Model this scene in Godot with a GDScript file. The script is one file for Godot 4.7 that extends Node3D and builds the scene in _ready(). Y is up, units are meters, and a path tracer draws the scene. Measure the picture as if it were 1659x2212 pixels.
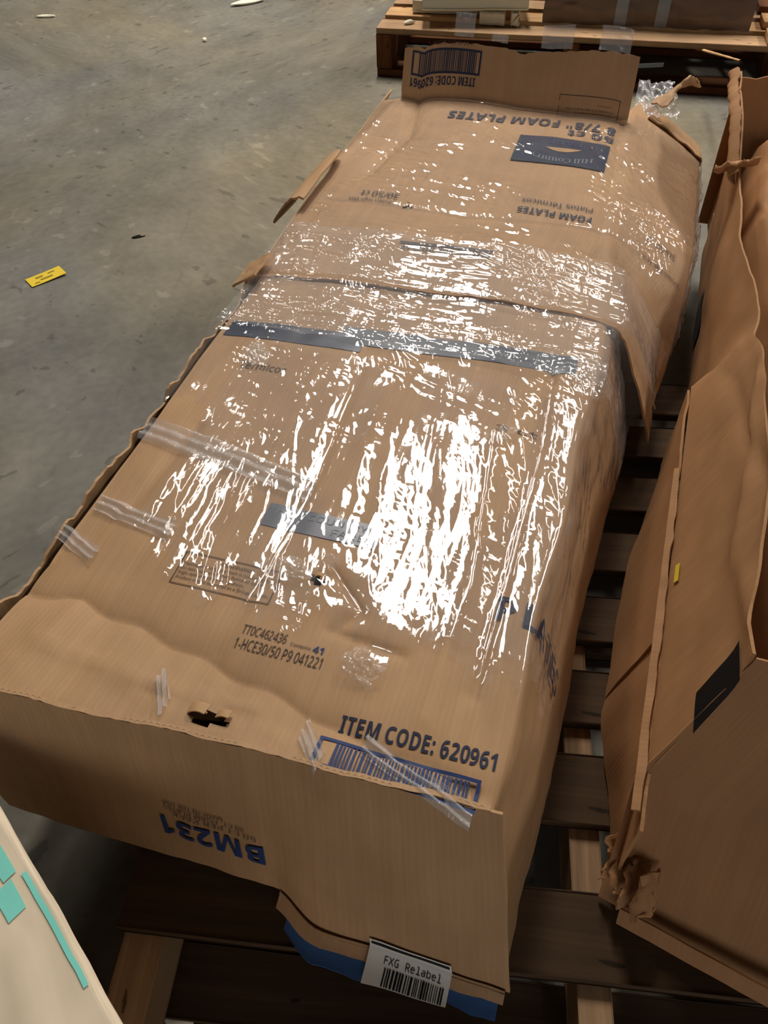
extends Node3D
# ---------------------------------------------------------------- helpers
var M := {}                       # materials
var KR := RandomNumberGenerator.new()
var nz := FastNoiseLite.new()     # smooth noise
var rg := FastNoiseLite.new()     # ridged noise
var cl := FastNoiseLite.new()     # cellular noise
var taken := {}

func numbered(called: String) -> String:
	if not taken.has(called):
		taken[called] = 0
		return called
	taken[called] += 1
	return "%s_%03d" % [called, taken[called]]

func tag(o: Node3D, label: String, category: String, group := "", kind := "") -> Node3D:
	if label != "": o.set_meta("label", label)
	if category != "": o.set_meta("category", category)
	if group != "": o.set_meta("group", group)
	if kind != "": o.set_meta("kind", kind)
	return o

func thing(called: String, label: String, category: String, at := Vector3.ZERO, yaw := 0.0, group := "") -> Node3D:
	var o := Node3D.new()
	o.name = numbered(called)
	add_child(o, true)
	o.position = at
	o.rotation.y = yaw
	tag(o, label, category, group)
	return o

func part(called: String, mesh: Mesh, mat: Material, parent: Node, label := "") -> MeshInstance3D:
	var o := MeshInstance3D.new()
	o.name = called if parent != self else numbered(called)
	o.mesh = mesh
	o.material_override = mat
	o.cast_shadow = GeometryInstance3D.SHADOW_CASTING_SETTING_ON
	parent.add_child(o, true)
	if label != "": o.set_meta("label", label)
	return o

func struct(called: String, mesh: Mesh, mat: Material, at := Vector3.ZERO, label := "") -> MeshInstance3D:
	var o := part(called, mesh, mat, self)
	o.position = at
	tag(o, label, "", "", "structure")
	return o

func cube(size: Vector3) -> BoxMesh:
	var b := BoxMesh.new()
	b.size = size
	return b

# arrays -> mesh with smooth normals; idx clockwise = front
func build(v: PackedVector3Array, uv: PackedVector2Array, idx: PackedInt32Array, flat := false) -> ArrayMesh:
	if flat:
		var v2 := PackedVector3Array()
		var u2 := PackedVector2Array()
		var i2 := PackedInt32Array()
		for k in idx.size():
			v2.append(v[idx[k]])
			u2.append(uv[idx[k]])
			i2.append(k)
		v = v2
		uv = u2
		idx = i2
	var n := PackedVector3Array()
	n.resize(v.size())
	for k in range(0, idx.size(), 3):
		var a := v[idx[k]]
		var c := (v[idx[k + 2]] - a).cross(v[idx[k + 1]] - a)
		n[idx[k]] += c
		n[idx[k + 1]] += c
		n[idx[k + 2]] += c
	for k in n.size():
		n[k] = n[k].normalized() if n[k].length_squared() > 1e-20 else Vector3.UP
	var arr := []
	arr.resize(Mesh.ARRAY_MAX)
	arr[Mesh.ARRAY_VERTEX] = v
	arr[Mesh.ARRAY_NORMAL] = n
	arr[Mesh.ARRAY_TEX_UV] = uv
	arr[Mesh.ARRAY_INDEX] = idx
	var m := ArrayMesh.new()
	m.add_surface_from_arrays(Mesh.PRIMITIVE_TRIANGLES, arr)
	return m

# grid sheet. pos(a,b) with a,b in 0..1; keep(a,b) optional
func sheet(na: int, nb: int, pos: Callable, uvs: Vector2, keep = null) -> ArrayMesh:
	var v := PackedVector3Array()
	var uv := PackedVector2Array()
	var idx := PackedInt32Array()
	for j in nb + 1:
		for i in na + 1:
			var a := float(i) / na
			var b := float(j) / nb
			v.append(pos.call(a, b))
			uv.append(Vector2(a * uvs.x, b * uvs.y))
	for j in nb:
		for i in na:
			if keep != null and not keep.call((i + .5) / na, (j + .5) / nb): continue
			var p := j * (na + 1) + i
			var q := p + na + 1
			idx.append_array([p, q, p + 1, p + 1, q, q + 1])
	return build(v, uv, idx)

# sheet with thickness th (extruded against its normal) and closed rims
func slab(na: int, nb: int, pos: Callable, uvs: Vector2, th: float, keep = null) -> ArrayMesh:
	var face := sheet(na, nb, pos, uvs, keep)
	var arr := face.surface_get_arrays(0)
	var v: PackedVector3Array = arr[Mesh.ARRAY_VERTEX]
	var n: PackedVector3Array = arr[Mesh.ARRAY_NORMAL]
	var uv: PackedVector2Array = arr[Mesh.ARRAY_TEX_UV]
	var idx: PackedInt32Array = arr[Mesh.ARRAY_INDEX]
	var c := v.size()
	var vv := v.duplicate()
	var uu := uv.duplicate()
	var ii := idx.duplicate()
	for k in c:
		vv.append(v[k] - n[k] * th)
		uu.append(uv[k])
	for k in range(0, idx.size(), 3):
		ii.append_array([c + idx[k], c + idx[k + 2], c + idx[k + 1]])
	var loop := []
	for i in na: loop.append([i, i + 1])
	for j in nb: loop.append([na + j * (na + 1), na + (j + 1) * (na + 1)])
	for i in range(na, 0, -1): loop.append([nb * (na + 1) + i, nb * (na + 1) + i - 1])
	for j in range(nb, 0, -1): loop.append([j * (na + 1), (j - 1) * (na + 1)])
	for e in loop:
		var p: int = e[0]
		var q: int = e[1]
		var b := vv.size()
		vv.append_array([v[p], v[q], v[p] - n[p] * th, v[q] - n[q] * th])
		uu.append_array([uv[p], uv[q], uv[p], uv[q]])
		ii.append_array([b, b + 1, b + 2, b + 1, b + 3, b + 2])
	return build(vv, uu, ii)

# bevelled box with slightly uneven faces (boards, blocks)
func board(size: Vector3, bev := .003, seed_ := 0, warp := .0015) -> ArrayMesh:
	var r := RandomNumberGenerator.new()
	r.seed = seed_ * 7 + 5
	var st := SurfaceTool.new()
	st.begin(Mesh.PRIMITIVE_TRIANGLES)
	var h := size / 2
	var ax := 0 if size.x >= size.z else 2
	var L := size[ax]
	var oth := 2 - ax
	var ring := [Vector2(-1, -1), Vector2(-1, 1), Vector2(1, 1), Vector2(1, -1)]
	var secs := []
	var ns := 8
	for k in ns + 1:
		var x := -h[ax] + L * k / ns
		var w := Vector2(r.randf_range(-warp, warp), r.randf_range(-warp, warp))
		var sec := []
		for q in 4:
			var c: Vector2 = ring[q]
			for e in 2:
				var cc := c
				var first := (e == 0)
				var dy := c.y * (h.y - (bev if (first == (q % 2 == 0)) else 0.0))
				var dz := c.x * (h[oth] - (0.0 if (first == (q % 2 == 0)) else bev))
				var p := Vector3.ZERO
				p[ax] = x
				p.y = dy + w.x
				p[oth] = dz + w.y
				sec.append(p)
		secs.append(sec)
	var v := PackedVector3Array()
	var uv := PackedVector2Array()
	var idx := PackedInt32Array()
	for k in ns:
		for q in 8:
			var q2 := (q + 1) % 8
			var a: Vector3 = secs[k][q]
			var b: Vector3 = secs[k][q2]
			var c2: Vector3 = secs[k + 1][q]
			var d: Vector3 = secs[k + 1][q2]
			var s0 := v.size()
			v.append_array([a, b, c2, d])
			var vq := q * .05
			uv.append_array([Vector2(a[ax], vq + a[oth]), Vector2(b[ax], vq + b[oth]), Vector2(c2[ax], vq + c2[oth]), Vector2(d[ax], vq + d[oth])])
			if ax == 0: idx.append_array([s0, s0 + 2, s0 + 1, s0 + 1, s0 + 2, s0 + 3])
			else: idx.append_array([s0, s0 + 1, s0 + 2, s0 + 1, s0 + 3, s0 + 2])
	for k in [0, ns]:
		var s0 := v.size()
		for q in 8:
			v.append(secs[k][q])
			uv.append(Vector2(secs[k][q].y, secs[k][q][oth]))
		for q in range(1, 7):
			if (k == 0) == (ax == 0): idx.append_array([s0, s0 + q, s0 + q + 1])
			else: idx.append_array([s0, s0 + q + 1, s0 + q])
	return build(v, uv, idx, true)

# crumpled lump (foam scraps, torn paper)
func lump(size: Vector3, rough: float, seed_: int, n := 10) -> ArrayMesh:
	var off := Vector3(seed_ * 3.7, seed_ * 1.3, seed_ * 2.1)
	return sheet(n, n, func(a, b):
		var th: float = a * TAU
		var ph: float = b * PI
		var d := Vector3(sin(ph) * cos(th), cos(ph), sin(ph) * sin(th))
		var k := 1.0 + rough * nz.get_noise_3dv(d * 60.0 + off * 40.0)
		return d * k * size / 2.0, Vector2(1, 1))

# ---------------------------------------------------------------- textures
func tex(n: int, f: Callable) -> ImageTexture:
	var im := Image.create_empty(n, n, false, Image.FORMAT_RGB8)
	for y in n:
		for x in n:
			im.set_pixel(x, y, f.call(x, y))
	return ImageTexture.create_from_image(im)

func htex(n: int, f: Callable) -> ImageTexture:
	var im := Image.create_empty(n, n, false, Image.FORMAT_RF)
	for y in n:
		for x in n:
			var h: float = f.call(x, y)
			im.set_pixel(x, y, Color(h, h, h))
	return ImageTexture.create_from_image(im)

func tile(noise: FastNoiseLite, x: float, y: float, n: float, fx: float, fy: float) -> float:
	# seamless noise on a torus, fx and fy repeats
	var a := x / n * TAU
	var b := y / n * TAU
	return noise.get_noise_3d(cos(a) * fx + 31.0 * cos(b) * 0.0 + 100.0, sin(a) * fx + cos(b) * fy, sin(b) * fy + 50.0)

func mat(col: Color, rough := .85, spec := .35) -> StandardMaterial3D:
	var m := StandardMaterial3D.new()
	m.albedo_color = col
	m.roughness = rough
	m.metallic_specular = spec
	m.cull_mode = BaseMaterial3D.CULL_DISABLED
	return m

func textured(col: Color, t: Texture2D, scale: float, rough := .85, bump: Texture2D = null, bs := .05) -> StandardMaterial3D:
	var m := mat(col, rough)
	m.albedo_texture = t
	m.uv1_scale = Vector3(scale, scale, scale)
	if bump:
		m.heightmap_enabled = true
		m.heightmap_texture = bump
		m.heightmap_scale = bs
	return m

func film(alpha: float, rough: float, bump: Texture2D, scale: float, bs: float) -> StandardMaterial3D:
	var m := mat(Color(.95, .96, .97, alpha), rough, .5)
	m.transparency = BaseMaterial3D.TRANSPARENCY_ALPHA
	m.uv1_scale = Vector3(scale, scale, scale)
	m.heightmap_enabled = true
	m.heightmap_texture = bump
	m.heightmap_scale = bs
	return m

func materials() -> void:
	nz.noise_type = FastNoiseLite.TYPE_SIMPLEX_SMOOTH
	nz.frequency = .01
	nz.fractal_octaves = 3
	nz.seed = 3
	rg.noise_type = FastNoiseLite.TYPE_SIMPLEX_SMOOTH
	rg.fractal_type = FastNoiseLite.FRACTAL_RIDGED
	rg.fractal_octaves = 2
	rg.frequency = .01
	rg.seed = 9
	cl.noise_type = FastNoiseLite.TYPE_CELLULAR
	cl.cellular_return_type = FastNoiseLite.RETURN_DISTANCE2_SUB
	cl.frequency = .01
	cl.seed = 21
	var n := 512
	# kraft liner: flutes and fibres run along v
	var kraft := tex(n, func(x, y):
		var blot: float = tile(nz, x, y, n, 40, 40)
		var streak: float = tile(nz, x, y, n, 420, 18)
		var fine: float = tile(nz, x, y, n, 1500, 60)
		var flute: float = sin(x / float(n) * TAU * 64.0)
		var k: float = 1.0 + .07 * blot + .035 * streak + .022 * fine + .008 * flute + randf_from(x * 7.3 + y * 3.1) * .03
		return Color(.69 * k, .545 * pow(k, 1.06), .395 * pow(k, 1.12)))
	var kraftb := htex(n, func(x, y):
		return .5 + .16 * sin(x / float(n) * TAU * 64.0) * (1.0 + tile(nz, x, y, n, 30, 30)) + .5 * tile(nz, x, y, n, 90, 60) + .12 * tile(nz, x, y, n, 900, 300))
	M.kraft = textured(Color(1, 1, 1), kraft, 2.0, .62, kraftb, .03)
	M.kraft.metallic_specular = .4
	M.kraft_shaded = textured(Color(.94, .88, .83), kraft, 2.0, .7, kraftb, .03)  # darker kraft copy: shade on the torn carton put into its tint
	M.kraft_pale = textured(Color(1.0, 1.0, 1.0), tex(256, func(x, y):
		var s: float = tile(nz, x, y, 256, 18, 260)
		var b: float = tile(nz, x, y, 256, 30, 30)
		var k: float = 1.0 + .12 * s + .06 * b
		return Color(.90 * k, .83 * k, .725 * k)), 2.0, .55)
	# concrete
	var conc := tex(1024, func(x, y):
		var big: float = tile(nz, x, y, 1024, 45, 45)
		var hue: float = tile(nz, y, x, 1024, 30, 36)
		var mid: float = tile(nz, x, y, 1024, 260, 200)
		var fine: float = tile(nz, x, y, 1024, 1500, 1500)
		var pit: float = tile(cl, x, y, 1024, 500, 500)
		var k: float = 1.0 + .19 * big + .11 * mid + .09 * fine
		if tile(nz, x + 200, y, 1024, 700, 700) > .52: k *= .82
		if tile(nz, x, y + 300, 1024, 900, 160) > .55: k *= .95
		if tile(nz, x + 77, y + 30, 1024, 500, 420) < -.55: k *= 1.12
		return Color(.458 * k * (1 + .07 * hue), .436 * k, .385 * k * (1 - .16 * hue)))
	M.concrete = textured(Color(1, 1, 1), conc, .28, .5)
	M.concrete.uv1_triplanar = true
	M.concrete.uv1_world_triplanar = true
	M.concrete.metallic_specular = .4
	# wood, grain along u
	var wood := tex(n, func(x, y):
		var g: float = tile(nz, x, y, n, 16, 420)
		var f: float = tile(nz, x, y, n, 60, 1500)
		var b: float = tile(nz, x, y, n, 40, 40)
		var k: float = 1.0 + .18 * g + .12 * f + .12 * b
		if tile(nz, x + 90, y + 11, n, 70, 220) > .6: k *= .6
		return Color(.66 * k, .53 * k, .40 * k))
	M.wood = textured(Color(1, 1, 1), wood, 1.6, .8)
	M.wood_grey_shaded = textured(Color(.44, .42, .40), wood, 1.3, .85)  # grey wood, tinted darker for the shade under and between the cartons
	M.wood_dark = textured(Color(.62, .48, .38), wood, 1.9, .85)
	M.wood_pale = textured(Color(1.12, 1.1, 1.02), wood, 1.4, .8)
	# stretch film: fine creases
	var filmb := htex(768, func(x, y):
		var a: float = tile(rg, x, y, 768, 170, 24)
		var b: float = tile(rg, x, y, 768, 420, 330)
		var c: float = tile(nz, x, y, 768, 260, 40)
		return .5 + .25 * a + .07 * b + .2 * c)
	M.film = film(.035, .06, filmb, 2.2, .06)
	M.film_band = film(.10, .07, filmb, 3.1, .12)
	M.film_scrap = film(.26, .09, filmb, 5.0, .10)
	M.tape = film(.10, .06, filmb, 1.0, .015)
	M.ink = mat(Color(.16, .18, .27), .6)
	M.ink_grey = mat(Color(.30, .25, .22), .7)
	M.ink_blue = mat(Color(.17, .24, .42), .6)
	M.navy = mat(Color(.10, .15, .26), .35, .5)
	M.ink_pale = mat(Color(.50, .52, .56), .6)
	M.blue_strip = mat(Color(.20, .33, .52), .65)
	M.black = mat(Color(.035, .035, .045), .6)
	M.teal = mat(Color(.55, .90, .84), .5)
	M.white_paper = mat(Color(.86, .85, .82), .7)
	M.foam = mat(Color(.90, .88, .80), .8)
	M.yellow = mat(Color(.88, .76, .22), .6)
	M.yellow_ink = mat(Color(.58, .50, .18), .6)
	M.twig = mat(Color(.12, .10, .08), .9)
	M.strap = mat(Color(.50, .54, .58), .4)
	M.wall_paint = mat(Color(.42, .41, .39), .9)
	M.housing = mat(Color(.75, .75, .75), .5)
	M.brown_wrap = textured(Color(.52, .42, .36), kraft, 2.0, .5)

func randf_from(k: float) -> float:
	return fposmod(sin(k * 12.9898) * 43758.5453, 1.0) - .5

# ---------------------------------------------------------------- parcel surface
# s runs along the parcel from its near end, t across it (right side positive), h is height above the floor
const BASE := .147
func L(s: float, t: float, h: float) -> Vector3:
	return Vector3(t, h - BASE, -s)

func ridge(s: float, t: float, pts: Array, amp: float, w: float) -> float:
	var best := 9.0
	var p := Vector2(s, t)
	for k in pts.size() - 1:
		var c := Geometry2D.get_closest_point_to_segment(p, pts[k], pts[k + 1])
		best = minf(best, p.distance_to(c))
	return amp * exp(-best / w)

var creases := [
	[[Vector2(.05, -.62), Vector2(.03, -.45), Vector2(.035, -.3)], .004, .008],
	[[Vector2(.14, -.70), Vector2(.30, -.62), Vector2(.5, -.60)], -.005, .012],
	[[Vector2(.13, -.052), Vector2(.3, -.045), Vector2(.6, -.04), Vector2(.8, -.05)], -.008, .008],
	[[Vector2(.08, -.10), Vector2(.3, -.09), Vector2(.6, -.12)], .004, .009],
	[[Vector2(.27, -.28), Vector2(.21, -.22), Vector2(.17, -.25), Vector2(.16, -.15)], -.006, .007],
	[[Vector2(.10, -.38), Vector2(.4, -.36), Vector2(.72, -.38)], -.003, .01],
]
var creases_far := [
	[[Vector2(1.95, -.60), Vector2(1.7, -.56), Vector2(1.45, -.60)], -.012, .018],
	[[Vector2(1.9, -.655), Vector2(1.75, -.665), Vector2(1.5, -.70)], .010, .014],
	[[Vector2(1.30, -.65), Vector2(1.28, -.3), Vector2(1.31, -.0)], -.004, .008],
	[[Vector2(1.2, -.02), Vector2(1.45, -.02), Vector2(1.9, -.03)], -.010, .012],
	[[Vector2(1.45, .0), Vector2(1.3, .06), Vector2(1.15, .10)], .006, .015],
]

var lip_pts := [Vector2(-.72, .118), Vector2(-.60, .125), Vector2(-.55, .115), Vector2(-.46, .098), Vector2(-.36, .075), Vector2(-.25, .052), Vector2(-.18, .034), Vector2(-.02, .014), Vector2(.4, .01)]
func lip(t: float) -> float:
	for k in lip_pts.size() - 1:
		if t < lip_pts[k + 1].x:
			return lerpf(lip_pts[k].y, lip_pts[k + 1].y, clampf((t - lip_pts[k].x) / (lip_pts[k + 1].x - lip_pts[k].x), 0, 1)) + .004 * sin(t * 60.0)
	return .012

func h_near(s: float, t: float) -> float:
	var h := .452 + .0035 * nz.get_noise_2d(s * 330.0, t * 330.0) + .0004 * nz.get_noise_2d(s * 300.0 + 90.0, t * 2600.0)
	h -= .010 * pow((t + .33) / .36, 4.0)
	var c0 := lip(t)
	h -= .007 * exp(-absf(s - c0) / .022) * (1.0 - smoothstep(-.03, .02, t))
	if s < c0: h += .16 * (c0 - s) * (1.0 - smoothstep(-.1, .0, t))
	for c in creases: h += ridge(s, t, c[0], c[1], c[2])
	return h

func h_far(s: float, t: float) -> float:
	var h := .462 + .004 * nz.get_noise_2d(s * 330.0, t * 330.0) + .0004 * nz.get_noise_2d(s * 300.0 + 90.0, t * 2600.0)
	h -= .016 * pow((t + .33) / .36, 4.0)
	h -= .008 * (1.0 - smoothstep(.97, 1.2, s))
	for c in creases_far: h += ridge(s, t, c[0], c[1], c[2])
	return h

func torn(k: int, s: float, w: float) -> bool:
	for q in [[0, .008, -.345, .026, .011], [0, .245, -.295, .011, .007], [1, 1.30, -.455, .013, .007]]:
		if q[0] == k:
			var v := Vector2((w - q[2]) / q[3], (s - q[1]) / q[4])
			if v.length() < 1.0 + .4 * nz.get_noise_2d(v.angle() * 70.0, s * 3000.0): return true
	return false

func top_r(k: int, s: float) -> float:
	if k == 0: return lerpf(.002, .03, clampf(s / .95, 0, 1)) + .004 * sin(s * 17.0)
	return lerpf(.055, .0, smoothstep(.95, 1.30, s)) + .004 * sin(s * 13.0)

func bot_r(k: int, s: float) -> Vector2:   # (t, h) of the lower right edge
	if k == 0: return Vector2(lerpf(.060, .115, clampf(s / .95, 0, 1)) + .006 * sin(s * 9.0), .152)
	return Vector2(.165 + .02 * smoothstep(1.0, 1.6, s), lerpf(.168, .335, smoothstep(1.02, 1.40, s)))

# a point of carton k at s and arc coordinate w: w is t on the top and goes on down the right side
func skin(k: int, s: float, w: float) -> Vector3:
	var tr := top_r(k, s)
	var d := w - tr
	var hh := func(t): return h_near(s, t) if k == 0 else h_far(s, t)
	if d <= -.012: return L(s, w, hh.call(w))
	var he: float = hh.call(tr)
	var b := bot_r(k, s)
	var dirv := Vector2(b.x - tr, b.y - he).normalized()
	if d >= .012:
		var full := Vector2(b.x - tr, b.y - he).length()
		var p := Vector2(tr, he) + dirv * minf(d, full)
		if k == 1 and d > full: p += Vector2(.12, -1.0) * (d - full)
		elif d > full: p += dirv * (d - full)
		var bulge := (.010 * smoothstep(-.05, .12, s) if k == 0 else .016) * sin(clampf(d / .3, 0, 1) * PI) + .004 * nz.get_noise_2d(s * 700.0, d * 900.0)
		return L(s, p.x + bulge, p.y)
	var q := (d + .012) / .024
	var p0 := Vector2(tr - .012, hh.call(tr - .012))
	var p1 := Vector2(tr, he)
	var p2 := p1 + dirv * .012
	var c := p0.lerp(p1, q).lerp(p1.lerp(p2, q), q)
	return L(s, c.x, c.y)

# the film spans both cartons
func film_base(s: float, w: float) -> Vector3:
	var f := smoothstep(.95, .99, s)
	if f <= 0.0: return skin(0, s, w)
	if f >= 1.0: return skin(1, s, w)
	return skin(0, s, w).lerp(skin(1, s, w), f)

# patch of print mapped by fn(s,w)
func patch(st: SurfaceTool, s0: float, s1: float, w0: float, w1: float, fn: Callable, nn := 1, mm := 1, skew := 0.0) -> void:
	for j in mm:
		for i in nn:
			var sa := lerpf(s0, s1, float(i) / nn)
			var sb := lerpf(s0, s1, float(i + 1) / nn)
			var wa := lerpf(w0, w1, float(j) / mm)
			var wb := lerpf(w0, w1, float(j + 1) / mm)
			var a: Vector3 = fn.call(sa + skew * wa, wa)
			var b: Vector3 = fn.call(sb + skew * wa, wa)
			var c: Vector3 = fn.call(sb + skew * wb, wb)
			var d: Vector3 = fn.call(sa + skew * wb, wb)
			for p in [a, b, c, a, c, d]: st.add_vertex(p)

func begin() -> SurfaceTool:
	var st := SurfaceTool.new()
	st.begin(Mesh.PRIMITIVE_TRIANGLES)
	return st

func commit(st: SurfaceTool) -> ArrayMesh:
	st.generate_normals()
	return st.commit()

# lettering: text laid at (s,w) of its lower left corner, along +w (flip = upside down, along -w)
func text_mesh(txt: String, s0: float, w0: float, width: float, height: float, fn: Callable, flip := false, slope := 0.0, font := "Droid Sans", bold := 0.0, arc := 0.0) -> ArrayMesh:
	var tm := TextMesh.new()
	var f := SystemFont.new()
	f.font_names = PackedStringArray([font])
	if bold > 0.0:
		f.font_weight = 700
	tm.font = f
	tm.text = txt
	tm.font_size = 32
	tm.pixel_size = .01
	tm.depth = 0.0
	tm.curve_step = 1.2
	var arr := tm.get_mesh_arrays()
	var v: PackedVector3Array = arr[Mesh.ARRAY_VERTEX]
	var lo := Vector2(1e9, 1e9)
	var hi := -lo
	for p in v:
		lo = Vector2(minf(lo.x, p.x), minf(lo.y, p.y))
		hi = Vector2(maxf(hi.x, p.x), maxf(hi.y, p.y))
	var out := PackedVector3Array()
	var uv := PackedVector2Array()
	for p in v:
		var x := (p.x - lo.x) / (hi.x - lo.x)
		var y := (p.y - lo.y) / (hi.y - lo.y) * height
		y += arc * (1.0 - pow(2.0 * x - 1.0, 2.0))
		x *= width
		y += slope * x
		out.append(fn.call(s0 - y, w0 - x) if flip else fn.call(s0 + y, w0 + x))
		uv.append(Vector2.ZERO)
	var idx: PackedInt32Array = arr[Mesh.ARRAY_INDEX] if arr[Mesh.ARRAY_INDEX] != null else PackedInt32Array(range(v.size()))
	return build(out, uv, idx)

func barcode(st: SurfaceTool, s0: float, s1: float, w0: float, w1: float, fn: Callable, seed_: int, skew := 0.0, count := 44) -> void:
	var r := RandomNumberGenerator.new()
	r.seed = seed_
	var unit := (w1 - w0) / (count * 2.0)
	var x := w0
	while x < w1 - unit:
		var w := unit * r.randf_range(.6, 2.0)
		patch(st, s0, s1, x, minf(x + w, w1), fn, 3, 1, skew)
		x += w + unit * r.randf_range(.6, 1.6)

func outline(st: SurfaceTool, s0: float, s1: float, w0: float, w1: float, e: float, fn: Callable, skew := 0.0) -> void:
	patch(st, s0, s0 + e, w0, w1, fn, 1, 24, skew)
	patch(st, s1 - e, s1, w0, w1, fn, 1, 24, skew)
	patch(st, s0, s1, w0, w0 + e, fn, 10, 1, skew)
	patch(st, s0, s1, w1 - e, w1, fn, 10, 1, skew)

func lift(fn: Callable, up: float) -> Callable:
	return func(s, w):
		var p: Vector3 = fn.call(s, w)
		return p + Vector3(0, up, 0)

# ---------------------------------------------------------------- scene
func _ready() -> void:
	KR.seed = 11
	# camera: phone held over the near end of the pallet, 47.5 degrees down
	var cam := Camera3D.new()
	cam.name = "camera"
	var pitch := deg_to_rad(47.5)
	var roll := deg_to_rad(1.9)
	var fw := Vector3(0, -sin(pitch), -cos(pitch))
	var u0 := Vector3.RIGHT.cross(fw)
	var rr := Vector3.RIGHT * cos(roll) - u0 * sin(roll)
	var uu := u0 * cos(roll) + Vector3.RIGHT * sin(roll)
	cam.transform = Transform3D(Basis(rr, uu, -fw), Vector3(0, 1.32, 0))
	cam.fov = rad_to_deg(2.0 * atan(1106.0 / 1700.0))
	cam.near = .02
	cam.current = true
	add_child(cam)
	var we := WorldEnvironment.new()
	we.name = "environment"
	var env := Environment.new()
	env.background_mode = Environment.BG_COLOR
	env.background_color = Color(.05, .05, .05)
	env.tonemap_mode = Environment.TONE_MAPPER_LINEAR
	env.tonemap_exposure = 1.0
	env.sdfgi_enabled = true
	env.ssao_enabled = true
	env.ssil_enabled = true
	we.environment = env
	add_child(we)
	materials()
	# ceiling lights: long bright panels ahead of the parcel
	ceiling_light(Vector3(.25, 5.45, -5.5), Vector2(.62, 2.8), 31.0, "long white ceiling light panel above the far wooden pallet")
	ceiling_light(Vector3(-2.3, 5.45, -5.6), Vector2(.4, 2.6), 7.0, "narrow white ceiling light panel above the open concrete floor")
	ceiling_light(Vector3(2.7, 5.45, -5.6), Vector2(.4, 2.6), 9.0, "narrow white ceiling light panel above the far pallet's planks")
	ceiling_light(Vector3(6.6, 5.45, -4.4), Vector2(.62, 2.8), 42.0, "long white ceiling light panel beyond the torn carton")
	fill_panel(Vector3(.6, 1.75, 5.9), Vector2(5.0, 3.2), 3.2)
	shell()
	pallet_near()
	parcel()
	torn_carton()
	paper_carton()
	far_pallet()
	litter()

func ceiling_light(at: Vector3, size: Vector2, energy: float, label: String) -> void:
	var t := thing("ceiling_light", label, "light", at, 0, "warehouse ceiling lights")
	part("housing", board(Vector3(size.x + .08, .08, size.y + .08), .01, 1), M.housing, t).position.y = .06
	var glow := mat(Color(1, 1, 1))
	glow.emission_enabled = true
	glow.emission = Color(1, .97, .92)
	glow.emission_energy_multiplier = 4.0
	part("diffuser", cube(Vector3(size.x, .012, size.y)), glow, t).position.y = .012
	var a := AreaLight3D.new()
	a.name = "lamp"
	a.area_size = size
	a.light_color = Color(1, .975, .94)
	a.light_energy = energy
	a.area_range = 30.0
	a.shadow_enabled = true
	t.add_child(a)
	a.rotation.x = -PI / 2
	a.position.y = -.01

func fill_panel(at: Vector3, size: Vector2, energy: float) -> void:  # unseen glowing opening, added as fill for the parcel's front panel
	var glow := mat(Color(1, 1, 1))
	glow.emission_enabled = true
	glow.emission = Color(.98, .98, 1.0)
	glow.emission_energy_multiplier = 1.2
	var o := struct("fill_panel_1", cube(Vector3(size.x, size.y, .05)), glow, at + Vector3(0, 0, .07), "unseen glowing panel added behind the photographer as fill light")
	for x in [-1, 1]:
		part("fill_frame", board(Vector3(.12, size.y, .12), .005, 3), M.housing, o).position = Vector3(x * (size.x / 2 + .06), 0, -.02)
	var a := AreaLight3D.new()
	a.name = "fill_light"
	a.area_size = size
	a.light_color = Color(1, .98, .96)
	a.light_energy = energy
	a.area_range = 30.0
	a.shadow_enabled = true
	add_child(a)
	a.position = at

func shell() -> void:
	struct("floor", cube(Vector3(18, .2, 20)), M.concrete, Vector3(0, -.1, -4), "smooth grey warehouse concrete floor with stains")
	struct("ceiling", cube(Vector3(18, .2, 20)), M.wall_paint, Vector3(0, 5.7, -4), "plain warehouse ceiling")
	struct("wall_back", cube(Vector3(18, 5.6, .2)), M.wall_paint, Vector3(0, 2.8, -14.1), "far warehouse wall")
	struct("wall_front", cube(Vector3(18, 5.6, .2)), M.wall_paint, Vector3(0, 2.8, 6.1), "warehouse wall behind the photographer")
	struct("wall_left", cube(Vector3(.2, 5.6, 20)), M.wall_paint, Vector3(-9.1, 2.8, -4), "left warehouse wall")
	struct("wall_right", cube(Vector3(.2, 5.6, 20)), M.wall_paint, Vector3(9.1, 2.8, -4), "right warehouse wall")

# ---------------------------------------------------------------- near pallet
func pallet_near() -> void:
	var t := thing("wooden_pallet", "weathered wooden pallet with shade-tinted boards under the film-wrapped parcel", "pallet", Vector3(-.387, 0, -.318), -deg_to_rad(7.5), "wooden pallets")
	# local x to the right along the boards, -z away from the camera
	var W := 1.27
	var bz := [-.056, -.262, -.42, -.58, -.74, -.90, -1.06, -1.21]
	var bw := [.112, .112, .10, .10, .10, .10, .10, .112]
	for k in bz.size():
		var o := part("deck_board", board(Vector3(W, .02, bw[k]), .002, k + 2), M.wood_grey_shaded, t)
		o.position = Vector3(W / 2, .135, bz[k])
	for x in [.036, .648, 1.234]:
		var o := part("stringer", board(Vector3(.058 if x < .1 else .045, .1, 1.36), .002, int(x * 10)), M.wood, t)
		o.position = Vector3(x, .0745, -.575)
	for k in 3:
		var o := part("bottom_board", board(Vector3(W, .022, .10), .002, 20 + k), M.wood_grey_shaded, t)
		o.position = Vector3(W / 2, .0125, [.03, -.633, -1.20][k])

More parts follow.
